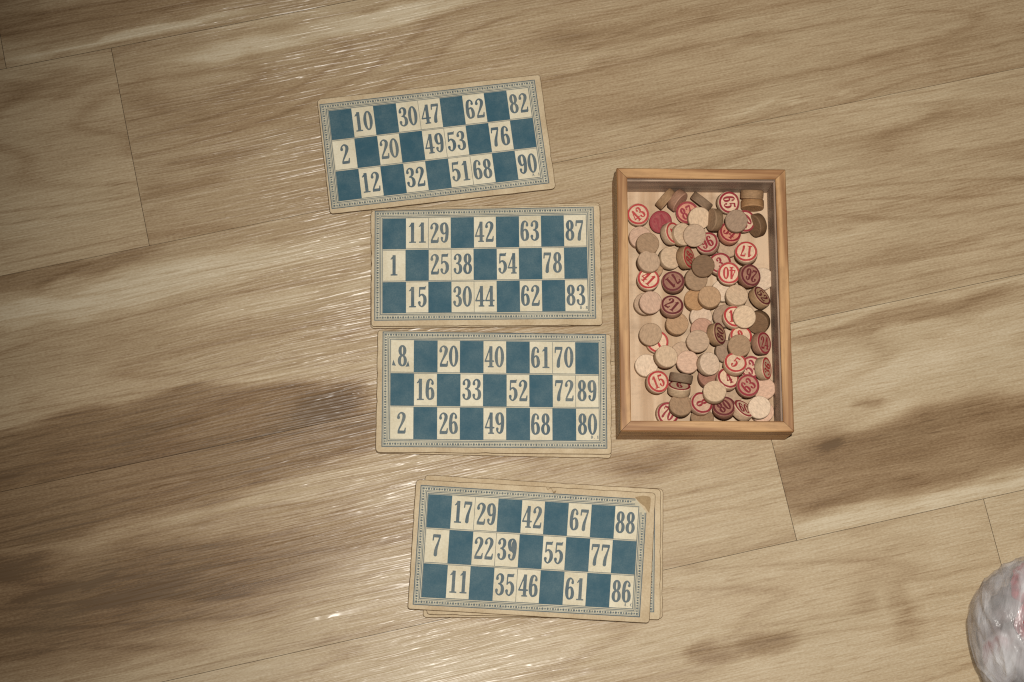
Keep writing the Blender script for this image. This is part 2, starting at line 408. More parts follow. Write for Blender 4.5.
def plain(name, c, rough=0.6, spec=0.3, var=0.12, sc=(300, 300, 300), bump=0.0, obj_var=0.0):
    m, nt, b = new_mat(name)
    tc = N(nt, 'ShaderNodeTexCoord').outputs['Object']
    n1 = noise_n(nt, mapping(nt, tc, sc), 1, 4, 0.6)
    lo = tuple(x * (1 - var) for x in c)
    hi = tuple(min(1, x * (1 + var)) for x in c)
    col = ramp(nt, n1, [(0.3, lo), (0.7, hi)])
    if obj_var:
        oi = N(nt, 'ShaderNodeObjectInfo').outputs['Random']
        hsv = nt.nodes.new('ShaderNodeHueSaturation')
        L(nt, col, hsv.inputs['Color'])
        L(nt, math_n(nt, 'MULTIPLY_ADD', oi, 2 * obj_var, 1 - obj_var), hsv.inputs['Value'])
        col = hsv.outputs['Color']
    L(nt, col, b.inputs['Base Color'])
    b.inputs['Roughness'].default_value = rough
    b.inputs['Specular IOR Level'].default_value = spec
    if bump:
        bump_n(nt, n1, 1.0, bump, b)
    return m

def wood(name, c_lo, c_hi, sc, rough=0.5, spec=0.35, ring=26.0):
    m, nt, b = new_mat(name)
    tc = N(nt, 'ShaderNodeTexCoord').outputs['Object']
    g = noise_n(nt, mapping(nt, tc, sc), 1, 5, 0.6, 0.3)
    f = noise_n(nt, mapping(nt, tc, tuple(4 * s for s in sc)), 1, 2, 0.6)
    field = noise_n(nt, mapping(nt, tc, tuple(0.35 * s for s in sc)), 1, 1, 0.4)
    cont = math_n(nt, 'MULTIPLY_ADD', math_n(nt, 'SINE', math_n(nt, 'MULTIPLY', field, ring)), 0.5, 0.5)
    t = math_n(nt, 'MULTIPLY_ADD', cont, 0.35, math_n(nt, 'MULTIPLY_ADD', g, 0.55, math_n(nt, 'MULTIPLY', f, 0.2)))
    col = ramp(nt, t, [(0.36, c_lo), (0.72, c_hi)])
    grime = noise_n(nt, mapping(nt, tc, (28, 60, 60), (1, 2, 3)), 1, 5, 0.7)
    col = mix_c(nt, ramp(nt, grime, [(0.5, (0, 0, 0)), (0.75, (0.55,) * 3)]), col, tuple(x * 0.55 for x in c_lo))
    L(nt, col, b.inputs['Base Color'])
    b.inputs['Roughness'].default_value = rough
    b.inputs['Specular IOR Level'].default_value = spec
    bump_n(nt, g, 0.6, 0.0002, b)
    return m

def paper(name, base, dark, stain=0.5):
    m, nt, b = new_mat(name)
    tc = N(nt, 'ShaderNodeTexCoord').outputs['Object']
    oi = N(nt, 'ShaderNodeObjectInfo').outputs['Random']
    off = nt.nodes.new('ShaderNodeCombineXYZ')
    L(nt, math_n(nt, 'MULTIPLY', oi, 50.0), off.inputs[2])
    add = nt.nodes.new('ShaderNodeVectorMath')
    L(nt, mapping(nt, tc, (45, 45, 45)), add.inputs[0]); L(nt, off.outputs[0], add.inputs[1])
    big = noise_n(nt, add.outputs[0], 1, 4, 0.6)
    sm = noise_n(nt, mapping(nt, tc, (700, 700, 700)), 1, 3, 0.6)
    t = math_n(nt, 'MULTIPLY_ADD', sm, 0.45, math_n(nt, 'MULTIPLY', big, 0.75))
    col = ramp(nt, t, [(0.4, base), (0.85, dark)])
    L(nt, col, b.inputs['Base Color'])
    b.inputs['Roughness'].default_value = 0.75
    b.inputs['Specular IOR Level'].default_value = 0.2
    bump_n(nt, sm, 0.5, 0.00012, b)
    return m

def ink(name, c, worn, amount=0.35, rough=0.65, fleck=0.72):
    """printing ink, rubbed thin in places so the paper shows"""
    m, nt, b = new_mat(name)
    tc = N(nt, 'ShaderNodeTexCoord').outputs['Object']
    oi = N(nt, 'ShaderNodeObjectInfo').outputs['Random']
    off = nt.nodes.new('ShaderNodeCombineXYZ')
    L(nt, math_n(nt, 'MULTIPLY', oi, 40.0), off.inputs[2])
    add = nt.nodes.new('ShaderNodeVectorMath')
    L(nt, mapping(nt, tc, (60, 60, 60)), add.inputs[0]); L(nt, off.outputs[0], add.inputs[1])
    big = noise_n(nt, add.outputs[0], 1, 5, 0.65)
    sm = noise_n(nt, mapping(nt, tc, (900, 900, 900)), 1, 3, 0.7)
    patch = ramp(nt, big, [(0.35, (0.25,) * 3), (0.68, (1,) * 3)])
    rub = math_n(nt, 'MULTIPLY', math_n(nt, 'MULTIPLY', patch, sm), amount * 1.9)
    col = mix_c(nt, rub, c, worn)
    spk = noise_n(nt, mapping(nt, tc, (420, 420, 420), (5, 5, 5)), 1, 4, 0.75)
    spots = ramp(nt, spk, [(fleck, (0, 0, 0)), (fleck + 0.03, (1, 1, 1))])
    col = mix_c(nt, math_n(nt, 'MULTIPLY', spots, 0.6), col, worn)
    L(nt, col, b.inputs['Base Color'])
    b.inputs['Roughness'].default_value = rough
    b.inputs['Specular IOR Level'].default_value = 0.25
    return m

M = {}
M['floor'] = floor_material()
M['gap'] = plain('dark_gap', (0.085, 0.058, 0.036), 0.9, 0.1)
M['board'] = paper('cardboard', (0.64, 0.52, 0.35), (0.43, 0.31, 0.18))
M['board_edge'] = paper('cardboard_edge', (0.22, 0.14, 0.075), (0.10, 0.06, 0.03))
M['face'] = paper('printed_paper', (0.66, 0.605, 0.46), (0.50, 0.44, 0.31))
M['cell'] = paper('number_paper', (0.78, 0.715, 0.55), (0.58, 0.50, 0.345))
M['blue'] = ink('blue_ink', (0.017, 0.080, 0.120), (0.28, 0.34, 0.32), 0.24)
M['grey_ink'] = ink('slate_ink', (0.056, 0.100, 0.132), (0.32, 0.31, 0.25), 0.38)
M['line_ink'] = ink('slate_line_ink', (0.062, 0.092, 0.112), (0.42, 0.41, 0.33), 0.35)
M['box'] = wood('box_wood', (0.29, 0.135, 0.052), (0.55, 0.315, 0.14), (14, 240, 240))
M['box_inner'] = wood('box_inner_wood', (0.34, 0.235, 0.17), (0.50, 0.36, 0.26), (14, 240, 240))
M['box_base'] = wood('box_base_wood', (0.50, 0.335, 0.205), (0.64, 0.465, 0.31), (180, 8, 180), 0.6, 0.25)
M['torn'] = paper('torn_cardboard', (0.43, 0.31, 0.17), (0.24, 0.155, 0.08))
M['crease'] = paper('crease_mark', (0.30, 0.21, 0.11), (0.2, 0.13, 0.07))
M['ring_bright'] = ink('red_ink', (0.42, 0.018, 0.024), (0.6, 0.24, 0.19), 0.28)
M['ring_dark'] = ink('dark_red_ink', (0.26, 0.010, 0.024), (0.42, 0.15, 0.13), 0.28)
M['ring_maroon'] = ink('maroon_ink', (0.12, 0.014, 0.018), (0.26, 0.10, 0.085), 0.3)
CH = {'pale': (0.66, 0.50, 0.37), 'pink': (0.56, 0.395, 0.30), 'white': (0.66, 0.54, 0.42), 'cream': (0.58, 0.45, 0.32),
      'greywhite': (0.58, 0.46, 0.355), 'greypale': (0.45, 0.335, 0.24), 'grey': (0.32, 0.23, 0.165), 'greydark': (0.31, 0.23, 0.17),
      'olive': (0.32, 0.22, 0.14), 'olivepale': (0.40, 0.29, 0.195), 'tan': (0.44, 0.295, 0.18), 'orange': (0.41, 0.25, 0.13),
      'brown': (0.19, 0.118, 0.068), 'pinkbrown': (0.43, 0.26, 0.19), 'rosewood': (0.32, 0.17, 0.125), 'salmon': (0.56, 0.27, 0.19),
      'crimson': (0.30, 0.07, 0.075)}
CHM = {k: plain('chip_wood_' + k, (min(.7, c[0] * 1.07), c[1] * 0.98, c[2] * 0.90), 0.7, 0.25, 0.2, (800, 330, 300), 0.0002, 0.08) for k, c in CH.items()}
CHS = {k: plain('chip_side_' + k, tuple(x * y for x, y in zip(c, (0.74, 0.66, 0.57))), 0.75, 0.2, 0.2, (400, 400, 900), 0.00012, 0.06) for k, c in CH.items()}

# ------------------------------------------------------------------ mesh helpers
def mesh_obj(name, verts, faces, mats, parent=None, fmat=None, smooth=False):
    me = bpy.data.meshes.new(name)
    me.from_pydata([tuple(x) for x in verts], [], faces)
    for m in (mats if isinstance(mats, (list, tuple)) else [mats]):
        me.materials.append(m)
    if fmat is not None:
        me.polygons.foreach_set('material_index', fmat)
    if smooth:
        me.polygons.foreach_set('use_smooth', [True] * len(me.polygons))
    me.update()
    o = bpy.data.objects.new(name, me)
    COL.objects.link(o)
    if parent is not None:
        o.parent = parent
    return o

def tag(o, label=None, cat=None, group=None, kind=None):
    for k, x in (('label', label), ('category', cat), ('group', group), ('kind', kind)):
        if x:
            o[k] = x
    return o

def empty(name, loc=(0, 0, 0), rz=0.0):
    o = bpy.data.objects.new(name, None)
    o.empty_display_size = 0.02
    o.location = loc
    o.rotation_euler = (0, 0, rz)
    COL.objects.link(o)
    return o

# ------------------------------------------------------------------ floor: one mesh of separate boards with hairline joints
def vnoise(x, y, seed=0):
    def h(ix, iy):
        n = (ix * 374761393 + iy * 668265263 + seed * 974711) & 0x7fffffff
        n = ((n ^ (n >> 13)) * 1274126177) & 0x7fffffff
        return ((n ^ (n >> 16)) & 0xffff) / 65535.0
    ix, iy = np.floor(x).astype(np.int64), np.floor(y).astype(np.int64)
    fx, fy = x - ix, y - iy
    fx, fy = fx * fx * (3 - 2 * fx), fy * fy * (3 - 2 * fy)
    a, b2, c, d = h(ix, iy), h(ix + 1, iy), h(ix, iy + 1), h(ix + 1, iy + 1)
    return (a * (1 - fx) + b2 * fx) * (1 - fy) + (c * (1 - fx) + d * fx) * fy

def build_floor():
    T = np.array([math.cos(FLOOR_ANGLE), math.sin(FLOOR_ANGLE)])
    Nn = np.array([-T[1], T[0]])
    board_l = 1.215
    base_tone = {0: 0.44, 1: 0.46, 2: 0.36, 3: 0.34, 4: 0.25}
    V, F, TONE, UV = [], [], [], []
    rnd = random.Random(3)
    for row in range(-10, 16):
        v1 = PLANK_OFF + PLANK_W * (1 - row)
        v0 = v1 - PLANK_W
        e0 = BOARD_ENDS.get(row, rnd.uniform(0, 1.2)) if row != 2 else -0.62
        k0 = math.floor((-2.2 - e0) / board_l)
        for k in range(k0, k0 + 5):
            u0, u1 = e0 + k * board_l, e0 + (k + 1) * board_l
            near = -1 <= row <= 5 and u1 > -0.5 and u0 < 0.8
            nu, nv = (150, 56) if near else (12, 6)
            gap = 0.00017
            us = np.linspace(u0 + 0.0002, u1 - 0.0002, nu + 1)
            vs = np.linspace(v0 + gap, v1 - (0.00009 if row == 2 else gap), nv + 1)
            gu, gv = np.meshgrid(us, vs)
            gu, gv = gu.ravel(), gv.ravel()
            seed = rnd.random() * 20
            bt = base_tone.get(row, 0.35) + rnd.uniform(-0.04, 0.04)
            if row == 1 and k == -1:
                bt = 0.36
            if row == 3 and k == 0:
                bt = 0.24
            tone = np.full(len(gu), bt)
            if near:
                wu = gu + 0.05 * (vnoise(gu * 14, gv * 40, 1) - 0.5)
                wv = gv + 0.011 * (vnoise(gu * 11, gv * 60, 2) - 0.5) + 0.008 * (vnoise(gu * 40, gv * 140, 3) - 0.5)
                for (pu, pv, a, b2, dl, soft) in WOOD_AND_FALLOFF_PATCHES:
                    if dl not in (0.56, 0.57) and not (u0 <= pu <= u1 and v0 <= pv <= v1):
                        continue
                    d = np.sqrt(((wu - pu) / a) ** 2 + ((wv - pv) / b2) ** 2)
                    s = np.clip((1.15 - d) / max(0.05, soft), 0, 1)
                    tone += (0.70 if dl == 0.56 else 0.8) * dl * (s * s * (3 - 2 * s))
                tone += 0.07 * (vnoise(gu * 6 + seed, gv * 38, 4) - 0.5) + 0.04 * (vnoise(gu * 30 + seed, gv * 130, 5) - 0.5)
            i0 = len(V)
            P = gu[:, None] * T + gv[:, None] * Nn
            V += [(p[0], p[1], 0.0) for p in P]
            TONE.append(tone)
            UV.append(np.c_[gu + seed, gv + seed * 0.37])
            for j in range(nv):
                for i in range(nu):
                    a = i0 + j * (nu + 1) + i
                    F.append((a, a + 1, a + nu + 2, a + nu + 1))
    n_top = len(V)
    s = 2.6
    c = 0.3
    V += [(c - s, c - s, -0.0025), (c + s, c - s, -0.0025), (c + s, c + s, -0.0025), (c - s, c + s, -0.0025)]
    F.append((n_top, n_top + 1, n_top + 2, n_top + 3))
    fm = [0] * (len(F) - 1) + [1]
    o = mesh_obj('floor', V, F, [M['floor'], M['gap']], None, fm)
    me = o.data
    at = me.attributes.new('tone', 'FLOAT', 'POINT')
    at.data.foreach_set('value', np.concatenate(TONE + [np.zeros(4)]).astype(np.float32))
    uvl = me.uv_layers.new(name='plank_uv')
    uvp = np.concatenate(UV + [np.zeros((4, 2))])
    li = np.empty(len(me.loops), dtype=np.int32)
    me.loops.foreach_get('vertex_index', li)
    uvl.data.foreach_set('uv', uvp[li].astype(np.float32).ravel())
    tag(o, kind='structure')
    return o

build_floor()

# ------------------------------------------------------------------ numerals: bold condensed figures with thick and thin strokes
def catmull(pts, n=14):
    out = []
    P = [pts[0]] + list(pts) + [pts[-1]]
    for i in range(1, len(P) - 2):
        p0, p1, p2, p3 = (np.array(q, float) for q in P[i - 1:i + 3])
        for k in range(n):
            t = k / n
            out.append(0.5 * (2 * p1 + (p2 - p0) * t + (2 * p0 - 5 * p1 + 4 * p2 - p3) * t * t + (3 * p1 - p0 - 3 * p2 + p3) * t ** 3))
    out.append(np.array(P[-2], float))
    return np.array(out)

TK, TN = 0.078, 0.030
def ell(cx, cy, rx, ry):
    a = np.linspace(0, 2 * math.pi, 70)
    return np.c_[cx + rx * np.cos(a), cy + ry * np.sin(a), TN + (TK - TN) * np.abs(np.cos(a)) ** 1.5]
def seg(x0, y0, x1, y1, r0, r1=None):
    t = np.linspace(0, 1, 30)
    return np.c_[x0 + (x1 - x0) * t, y0 + (y1 - y0) * t, r0 + ((r1 if r1 is not None else r0) - r0) * t]
GLYPH = {   # strokes as (x, y, radius), boxes as (x0, y0, x1, y1); glyph box 0.5 wide, 1 high
    '0': ([ell(.25, .5, .165, .465)], []),
    '1': ([seg(.20, .86, .10, .80, .03, .02)], [(.19, .02, .345, .985), (.09, .0, .445, .05), (.14, .83, .25, .90)]),
    '2': ([catmull([(.10, .74, .07), (.11, .87, .035), (.24, .965, TN), (.375, .87, .07), (.375, .70, .078), (.27, .46, .05), (.14, .22, .035), (.09, .08, .03)]),
           catmull([(.42, .08, .05), (.44, .16, .03), (.455, .25, .022)])], [(.06, .0, .44, .13)]),
    '3': ([catmull([(.11, .76, .068), (.12, .88, .035), (.24, .965, TN), (.365, .87, .07), (.365, .68, .072), (.28, .56, .035), (.19, .53, .025)]),
           catmull([(.19, .53, .025), (.31, .49, .04), (.395, .36, .076), (.385, .15, .076), (.25, .033, TN), (.12, .10, .035), (.10, .23, .068)])], []),
    '4': ([seg(.30, .96, .04, .31, .026), seg(.03, .285, .47, .285, .032)], [(.255, .03, .405, .985), (.18, .0, .475, .05)]),
    '5': ([seg(.12, .95, .10, .52, .026), catmull([(.10, .52, .026), (.18, .60, .03), (.28, .60, .045), (.385, .46, .078), (.385, .22, .078), (.25, .033, TN), (.12, .10, .035), (.10, .22, .068)]),
           seg(.41, .95, .43, .99, .02)], [(.11, .86, .42, .98)]),
    '6': ([catmull([(.375, .77, .062), (.37, .88, .035), (.26, .965, TN), (.145, .85, .07), (.10, .55, .078), (.105, .25, .078), (.16, .08, .05), (.255, .035, TN), (.37, .13, .07), (.395, .30, .078), (.35, .49, .06), (.26, .56, TN), (.15, .47, .03)])], []),
    '7': ([catmull([(.41, .88, .03), (.33, .62, .045), (.245, .34, .07), (.22, .08, .085)]), seg(.075, .93, .06, .72, .026)], [(.06, .85, .44, .98)]),
    '8': ([ell(.25, .745, .125, .22), ell(.25, .27, .155, .235)], []),
    'A': ([seg(.04, .02, .25, .96, .03), seg(.25, .96, .45, .02, .07), seg(.12, .33, .38, .33, .03)], []),
    'D': ([catmull([(.12, .95, .03), (.3, .93, .04), (.42, .7, .07), (.42, .3, .07), (.3, .06, .04), (.12, .04, .03)])], [(.06, .02, .2, .98)]),
    'C': ([catmull([(.42, .75, .05), (.36, .92, .03), (.22, .95, .03), (.1, .7, .07), (.1, .3, .07), (.22, .05, .03), (.36, .08, .03), (.43, .25, .03)])], []),
    '.': ([seg(.2, .06, .21, .06, .06)], []),
}
def glyph_mesh(ch, nx=30, ny=52, grow=0.0):
    """outline of the strokes by marching squares; returns verts (x, y) and faces"""
    flip = ch == '9'
    strokes, boxes = GLYPH['6' if flip else ch]
    x = np.linspace(-0.04, 0.54, nx + 1); y = np.linspace(-0.04, 1.04, ny + 1)
    gx, gy = np.meshgrid(x, y)
    f = np.full(gx.shape, -1.0)
    for s in strokes:
        for (sx, sy, sr) in s:
            f = np.maximum(f, sr - np.hypot(gx - sx, gy - sy))
    for (a, b2, c, d) in boxes:
        f = np.maximum(f, np.minimum(np.minimum(gx - a, c - gx), np.minimum(gy - b2, d - gy)))
    f = f + grow
    V, F, idx = [], [], {}
    def vid(px, py):
        k = (round(px, 5), round(py, 5))
        if k not in idx:
            idx[k] = len(V); V.append(k)
        return idx[k]
    for j in range(ny):
        for i in range(nx):
            c = [(i, j), (i + 1, j), (i + 1, j + 1), (i, j + 1)]
            val = [f[q[1], q[0]] for q in c]
            if max(val) <= 0:
                continue
            poly = []
            for a in range(4):
                b2 = (a + 1) % 4
                pa, pb = (x[c[a][0]], y[c[a][1]]), (x[c[b2][0]], y[c[b2][1]])
                if val[a] > 0:
                    poly.append(vid(*pa))
                if (val[a] > 0) != (val[b2] > 0):
                    t = val[a] / (val[a] - val[b2])
                    poly.append(vid(pa[0] + (pb[0] - pa[0]) * t, pa[1] + (pb[1] - pa[1]) * t))
            poly = [q for n_, q in enumerate(poly) if q != poly[n_ - 1]]
            if len(poly) >= 3:
                F.append(tuple(poly))
    if flip:
        V = [(0.5 - a, 1.0 - b2) for a, b2 in V]
    return V, F
GM = {ch: glyph_mesh(ch, 30, 52, 0.008) for ch in '0123456789ADC.'}
GB = {ch: glyph_mesh(ch, 22, 40, 0.016) for ch in '0123456789'}

# ------------------------------------------------------------------ lotto cards
CARD_ROWS = {
    'c1': ('B,10,B,30,47,B,62,B,82', '2,B,20,B,49,53,B,76,B', 'B,12,B,32,B,51,68,B,90', 'A.1'),
    'c2': ('B,11,29,B,42,B,63,B,87', '1,B,25,38,B,54,B,78,B', 'B,15,B,30,44,B,62,B,83', 'D.8'),
    'c3': ('8,B,20,B,40,B,61,70,B', 'B,16,B,33,B,52,B,72,89', '2,B,26,B,49,B,68,B,80', 'D.1'),
    'c4': ('B,17,29,B,42,B,67,B,88', '7,B,22,39,B,55,B,77,B', 'B,11,B,35,46,B,61,B,86', 'A.C'),
    'c4b': ('B,14,B,33,B,50,B,71,84', '5,B,26,B,45,B,60,B,89', 'B,19,B,37,B,57,68,B,81', 'A.1'),
}
CARD_LABEL = {
    'c1': 'blue checked card with top row 10 30 47 62 82, tilted onto the next card',
    'c2': 'blue checked number card with top row 11 29 42 63 87, topmost of its pair',
    'c2b': 'tan card almost hidden beneath the card that begins 11 29 42',
    'c3': 'blue checked number card with top row 8 20 40 61 70, left of the box',
    'c3b': 'tan card showing a thin strip beneath the card that begins 8 20 40',
    'c4': 'stack-top card with torn brown corner and top row 17 29 42 67 88',
    'c4b': 'number card showing only its right border beneath the torn corner card',
    'c4c': 'lowest tan card of the stack beneath the torn corner card',
}
CARD_T = 0.0018

def build_card(key, outl, frame):
    c = sum((Vector(p) for p in outl), Vector()) / 4
    u = (Vector(outl[1]) - Vector(outl[0]) + Vector(outl[2]) - Vector(outl[3]))
    rz = math.atan2(u.y, u.x)
    root = empty('lotto_card', (c.x, c.y, max(0, min(p[2] for p in outl) - CARD_T)), rz)
    inv = (Matrix.Translation(root.location) @ Matrix.Rotation(rz, 4, 'Z')).inverted()
    o = [inv @ Vector(p) for p in outl]
    tl, tr, br, bl = o
    def zat(x, y):
        # height of the top sheet: plane through the corners (least squares over three)
        n = (tr - tl).cross(bl - tl)
        return tl.z - (n.x * (x - tl.x) + n.y * (y - tl.y)) / n.z
    # board outline with rounded, slightly worn corners
    rnd = random.Random(key)
    ring = []
    q = [bl, br, tr, tl]
    for i in range(4):
        p, pn, pp = q[i], q[(i + 1) % 4], q[i - 1]
        r = 0.0028 * rnd.uniform(0.75, 1.35)
        a = p + (pp - p).normalized() * r
        b2 = p + (pn - p).normalized() * r
        for k in range(6):
            t = k / 5
            ring.append((a * (1 - t) ** 2 + p * 2 * t * (1 - t) + b2 * t * t).to_2d())
        nxt = pn + (p - pn).normalized() * 0.0045
        d = (nxt - b2)
        nrm = Vector((d.y, -d.x)).normalized()
        for k in range(1, 30):
            w = (noise.noise(Vector((k * 0.55, i * 7.3, sum(map(ord, key)) * 0.31))) * 0.00028)
            if noise.noise(Vector((k * 1.7, i * 3.1, sum(map(ord, key)) * 0.77))) > 0.42:
                w -= 0.0004
            ring.append((b2 + d * (k / 30)).to_2d() + nrm * w)
    n = len(ring)
    cen = Vector((0, 0))
    V, F, fm = [], [], []
    prof = [(-0.0002, -CARD_T), (0.00022, -CARD_T * 0.75), (0.00025, -CARD_T * 0.3), (-0.00015, 0.0 - 0.00012), (-0.0006, 0.0), (-0.0015, 0.0)]
    for off, dz in prof:
        for i in range(n):
            d = (ring[(i + 1) % n] - ring[i - 1])
            nr = Vector((d.y, -d.x)).normalized()
            p = ring[i] + nr * off
            V.append((p.x, p.y, zat(p.x, p.y) + dz))
    for l in range(len(prof) - 1):
        for i in range(n):
            j = (i + 1) % n
            F.append((l * n + i, l * n + j, (l + 1) * n + j, (l + 1) * n + i)); fm.append(1 if l < 3 else 0)
    F.append(tuple((len(prof) - 1) * n + i for i in range(n))); fm.append(0)
    F.append(tuple(reversed(range(n)))); fm.append(1)
    mesh_obj('cardboard', V, F, [M['board'], M['board_edge']], root, fm)
    tag(root, CARD_LABEL[key], 'lotto card', 'blue number cards laid on the floor')
    if frame is None:
        return root
    f = [inv @ Vector(p) for p in frame]
    ftl, ftr, fbr, fbl = (x.to_2d() for x in f)
    def at(s, t, dz):        # s to the right, t downward, both 0..1 inside the printed frame
        p = (ftl * (1 - s) + ftr * s) * (1 - t) + (fbl * (1 - s) + fbr * s) * t
        return (p.x, p.y, zat(p.x, p.y) + dz)
    W, H = 0.1733, 0.0897
    Z1, Z2, Z3, Z4 = 0.00006, 0.00012, 0.00018, 0.00024
    def quad(Vl, Fl, s0, t0, s1, t1, z):
        i = len(Vl)
        Vl += [at(s0, t1, z), at(s1, t1, z), at(s1, t0, z), at(s0, t0, z)]
        Fl.append((i, i + 1, i + 2, i + 3))
    gs0, gs1, gt0, gt1 = 0.0385, 0.9635, 0.077, 0.930
    cut = 0.045 if key == 'c4' else 0.0
    # paper inside the frame
    Vp, Fp = [], []
    if cut:
        i = len(Vp)
        Vp += [at(0, 1, Z1), at(1, 1, Z1), at(1, 0.115, Z1), at(1 - 0.052, 0, Z1), at(0, 0, Z1)]
        Fp.append((0, 1, 2, 3, 4))
    else:
        quad(Vp, Fp, 0, 0, 1, 1, Z1)
    mesh_obj('printed_sheet', Vp, Fp, M['face'], root)
    # border lines and the chain of little lozenges
    Vb, Fb = [], []
    def frame_line(ms, w):
        mt = ms * W / H
        ws, wt = w / W, w / H
        s_end = 1 - 0.052 if (cut and ms < 0.03) else 1 - ms
        t_beg = 0.115 if (cut and ms < 0.03) else mt
        z = Z2
        quad(Vb, Fb, ms, mt, s_end, mt + wt, z)
        quad(Vb, Fb, ms, 1 - mt - wt, 1 - ms, 1 - mt, z)
        quad(Vb, Fb, ms, mt + wt, ms + ws, 1 - mt - wt, z)
        quad(Vb, Fb, 1 - ms - ws, max(t_beg, mt + wt), 1 - ms, 1 - mt - wt, z)
    frame_line(0.0, 0.00085)
    frame_line(0.0265, 0.00062)
    frame_line(0.0335, 0.00055)
    frame_line(0.0075, 0.00032)
    frame_line(0.0215, 0.00034)
    mid = 0.0148
    midt = mid * W / H
    def loz(s, t, a):
        if cut and s > 0.935 and t < 0.13:
            return
        i = len(Vb)
        da, dt = a / W, a / H
        for k in range(6):
            an = k * math.pi / 3
            Vb.append(at(s + da * math.cos(an), t + dt * math.sin(-an), Z2))
        Fb.append(tuple(i + k for k in range(6)))
    ns, nt_ = 84, 42
    for k in range(ns + 1):
        s = mid + (1 - 2 * mid) * k / ns
        a = 0.00070 if k % 2 else 0.00092
        loz(s, midt, a); loz(s, 1 - midt, a)
    for k in range(1, nt_):
        t = midt + (1 - 2 * midt) * k / nt_
        a = 0.00070 if k % 2 else 0.00092
        loz(mid, t, a); loz(1 - mid, t, a)
    # lines between the three rows and between neighbouring number cells
    rh = (gt1 - gt0 - 2 * 0.018) / 3
    cw = (gs1 - gs0) / 9
    for r in (1, 2):
        t = gt0 + r * rh + (r - 1) * 0.018
        quad(Vb, Fb, gs0, t + 0.0015, gs1, t + 0.0060, Z2)
        quad(Vb, Fb, gs0, t + 0.0125, gs1, t + 0.0165, Z2)
    rows = [x.split(',') for x in CARD_ROWS[key][:3]]
    Vc, Fc, Vs, Fs, Vn, Fn = [], [], [], [], [], []
    for r, row in enumerate(rows):
        t0 = gt0 + r * (rh + 0.018)
        t1 = t0 + rh
        for k, cell in enumerate(row):
            s0 = gs0 + k * cw
            s1 = s0 + cw
            if cell == 'B':
                e = 0.0012
                quad(Vs, Fs, s0 - e + rnd.uniform(-.0006, .0006), t0 - 0.003, s1 + e + rnd.uniform(-.0006, .0006), t1 + 0.003, Z3)
                continue
            quad(Vc, Fc, s0 + 0.0015, t0 + 0.001, s1 - 0.0015, t1 - 0.001, Z2 - 0.00003)
            if k and row[k - 1] != 'B':
                quad(Vb, Fb, s0 - 0.0009, t0, s0 + 0.0009, t1, Z3)
            gh = 0.0166                         # figure height, metres
            gw = gh * 0.98 * 0.90
            adv = gh * 0.5 * 0.93
            x0 = (s0 + s1) / 2 * W - adv * len(cell) / 2 + rnd.uniform(-.0003, .0003)
            y1 = (t0 + t1) / 2 * H + gh / 2 - 0.0004 + rnd.uniform(-.0003, .0003)
            for di, ch in enumerate(cell):
                gv, gf = GM[ch]
                i = len(Vn)
                Vn += [at((x0 + di * adv + gx * gw) / W, (y1 - gy * gh) / H, Z4) for gx, gy in gv]
                Fn += [tuple(i + q2 for q2 in ff) for ff in gf]
    # tiny signature in the last number cell
    gh = 0.0024
    for di, ch in enumerate(CARD_ROWS[key][3]):
        gv, gf = GM[ch]
        i = len(Vn)
        x0 = (gs1 - 0.037) * W + di * gh * 0.95
        Vn += [at((x0 + gx * gh * 1.4) / W, (gt1 - 0.028) + (-gy * gh) / H + 0.012, Z4) for gx, gy in gv]
        Fn += [tuple(i + q2 for q2 in ff) for ff in gf]
    if key == 'c3':      # two small leaf marks under the 8
        for (s, t, fl) in ((0.052, 0.275, 1), (0.112, 0.283, -1)):
            i = len(Vn)
            Vn += [at(s - 0.009 * fl, t + 0.02, Z4), at(s + 0.009 * fl, t + 0.024, Z4), at(s + 0.002 * fl, t - 0.005, Z4), at(s - 0.003 * fl, t - 0.03, Z4)]
            Fn.append((i, i + 1, i + 2, i + 3) if fl > 0 else (i + 3, i + 2, i + 1, i))
    if key == 'c4':      # the 9 of 39 is blotted with ink
        i = len(Vn)
        s, t = gs0 + 3.76 * cw, gt0 + rh * 1.5 + 0.018
        for k in range(14):
            an = -k * math.tau / 14
            Vn.append(at(s + 0.010 * math.cos(an), t - 0.03 + 0.055 * math.sin(an), Z4 + 0.00003))
        Fn.append(tuple(i + k for k in range(14)))
    mesh_obj('printed_border', Vb, Fb, M['line_ink'], root)
    mesh_obj('number_cells', Vc, Fc, M['cell'], root)
    mesh_obj('blue_squares', Vs, Fs, M['blue'], root)
    mesh_obj('printed_numbers', Vn, Fn, M['grey_ink'], root)
    if cut:
        o2 = o[1].to_2d()
        a, b2 = at(1 - 0.052, -0.012, 0.0003), at(1.006, 0.115, 0.0003)
        e = at(1.022, -0.02, 0.0003)
        V2 = [at(0.945, -0.012, 0.0003), at(0.965, 0.03, 0.00034), at(0.99, 0.062, 0.00034), at(1.012, 0.118, 0.0003), at(1.0155, 0.05, 0.00018), at(1.0145, -0.01, 0.00014), at(1.010, -0.024, 0.00012), at(0.98, -0.03, 0.00016)]
        mesh_obj('torn_corner', V2, [tuple(range(len(V2)))], M['torn'], root)
        V3 = []
        for k in range(9):
            x = 0.552 + 0.0055 * k
            V3.append(at(x, -0.050 + 0.004 * k + 0.012 * math.sin(k * 1.3), 0.00016))
        for k in range(8, -1, -1):
            x = 0.552 + 0.0055 * k
            V3.append(at(x, -0.050 + 0.004 * k + 0.012 * math.sin(k * 1.3) + 0.006 + 0.012 * (k > 5), 0.00016))
        mesh_obj('crease', V3, [tuple(reversed(range(18)))], M['crease'], root)
    return root

for key, outl, frame in CARDS:
    build_card(key, outl, frame)

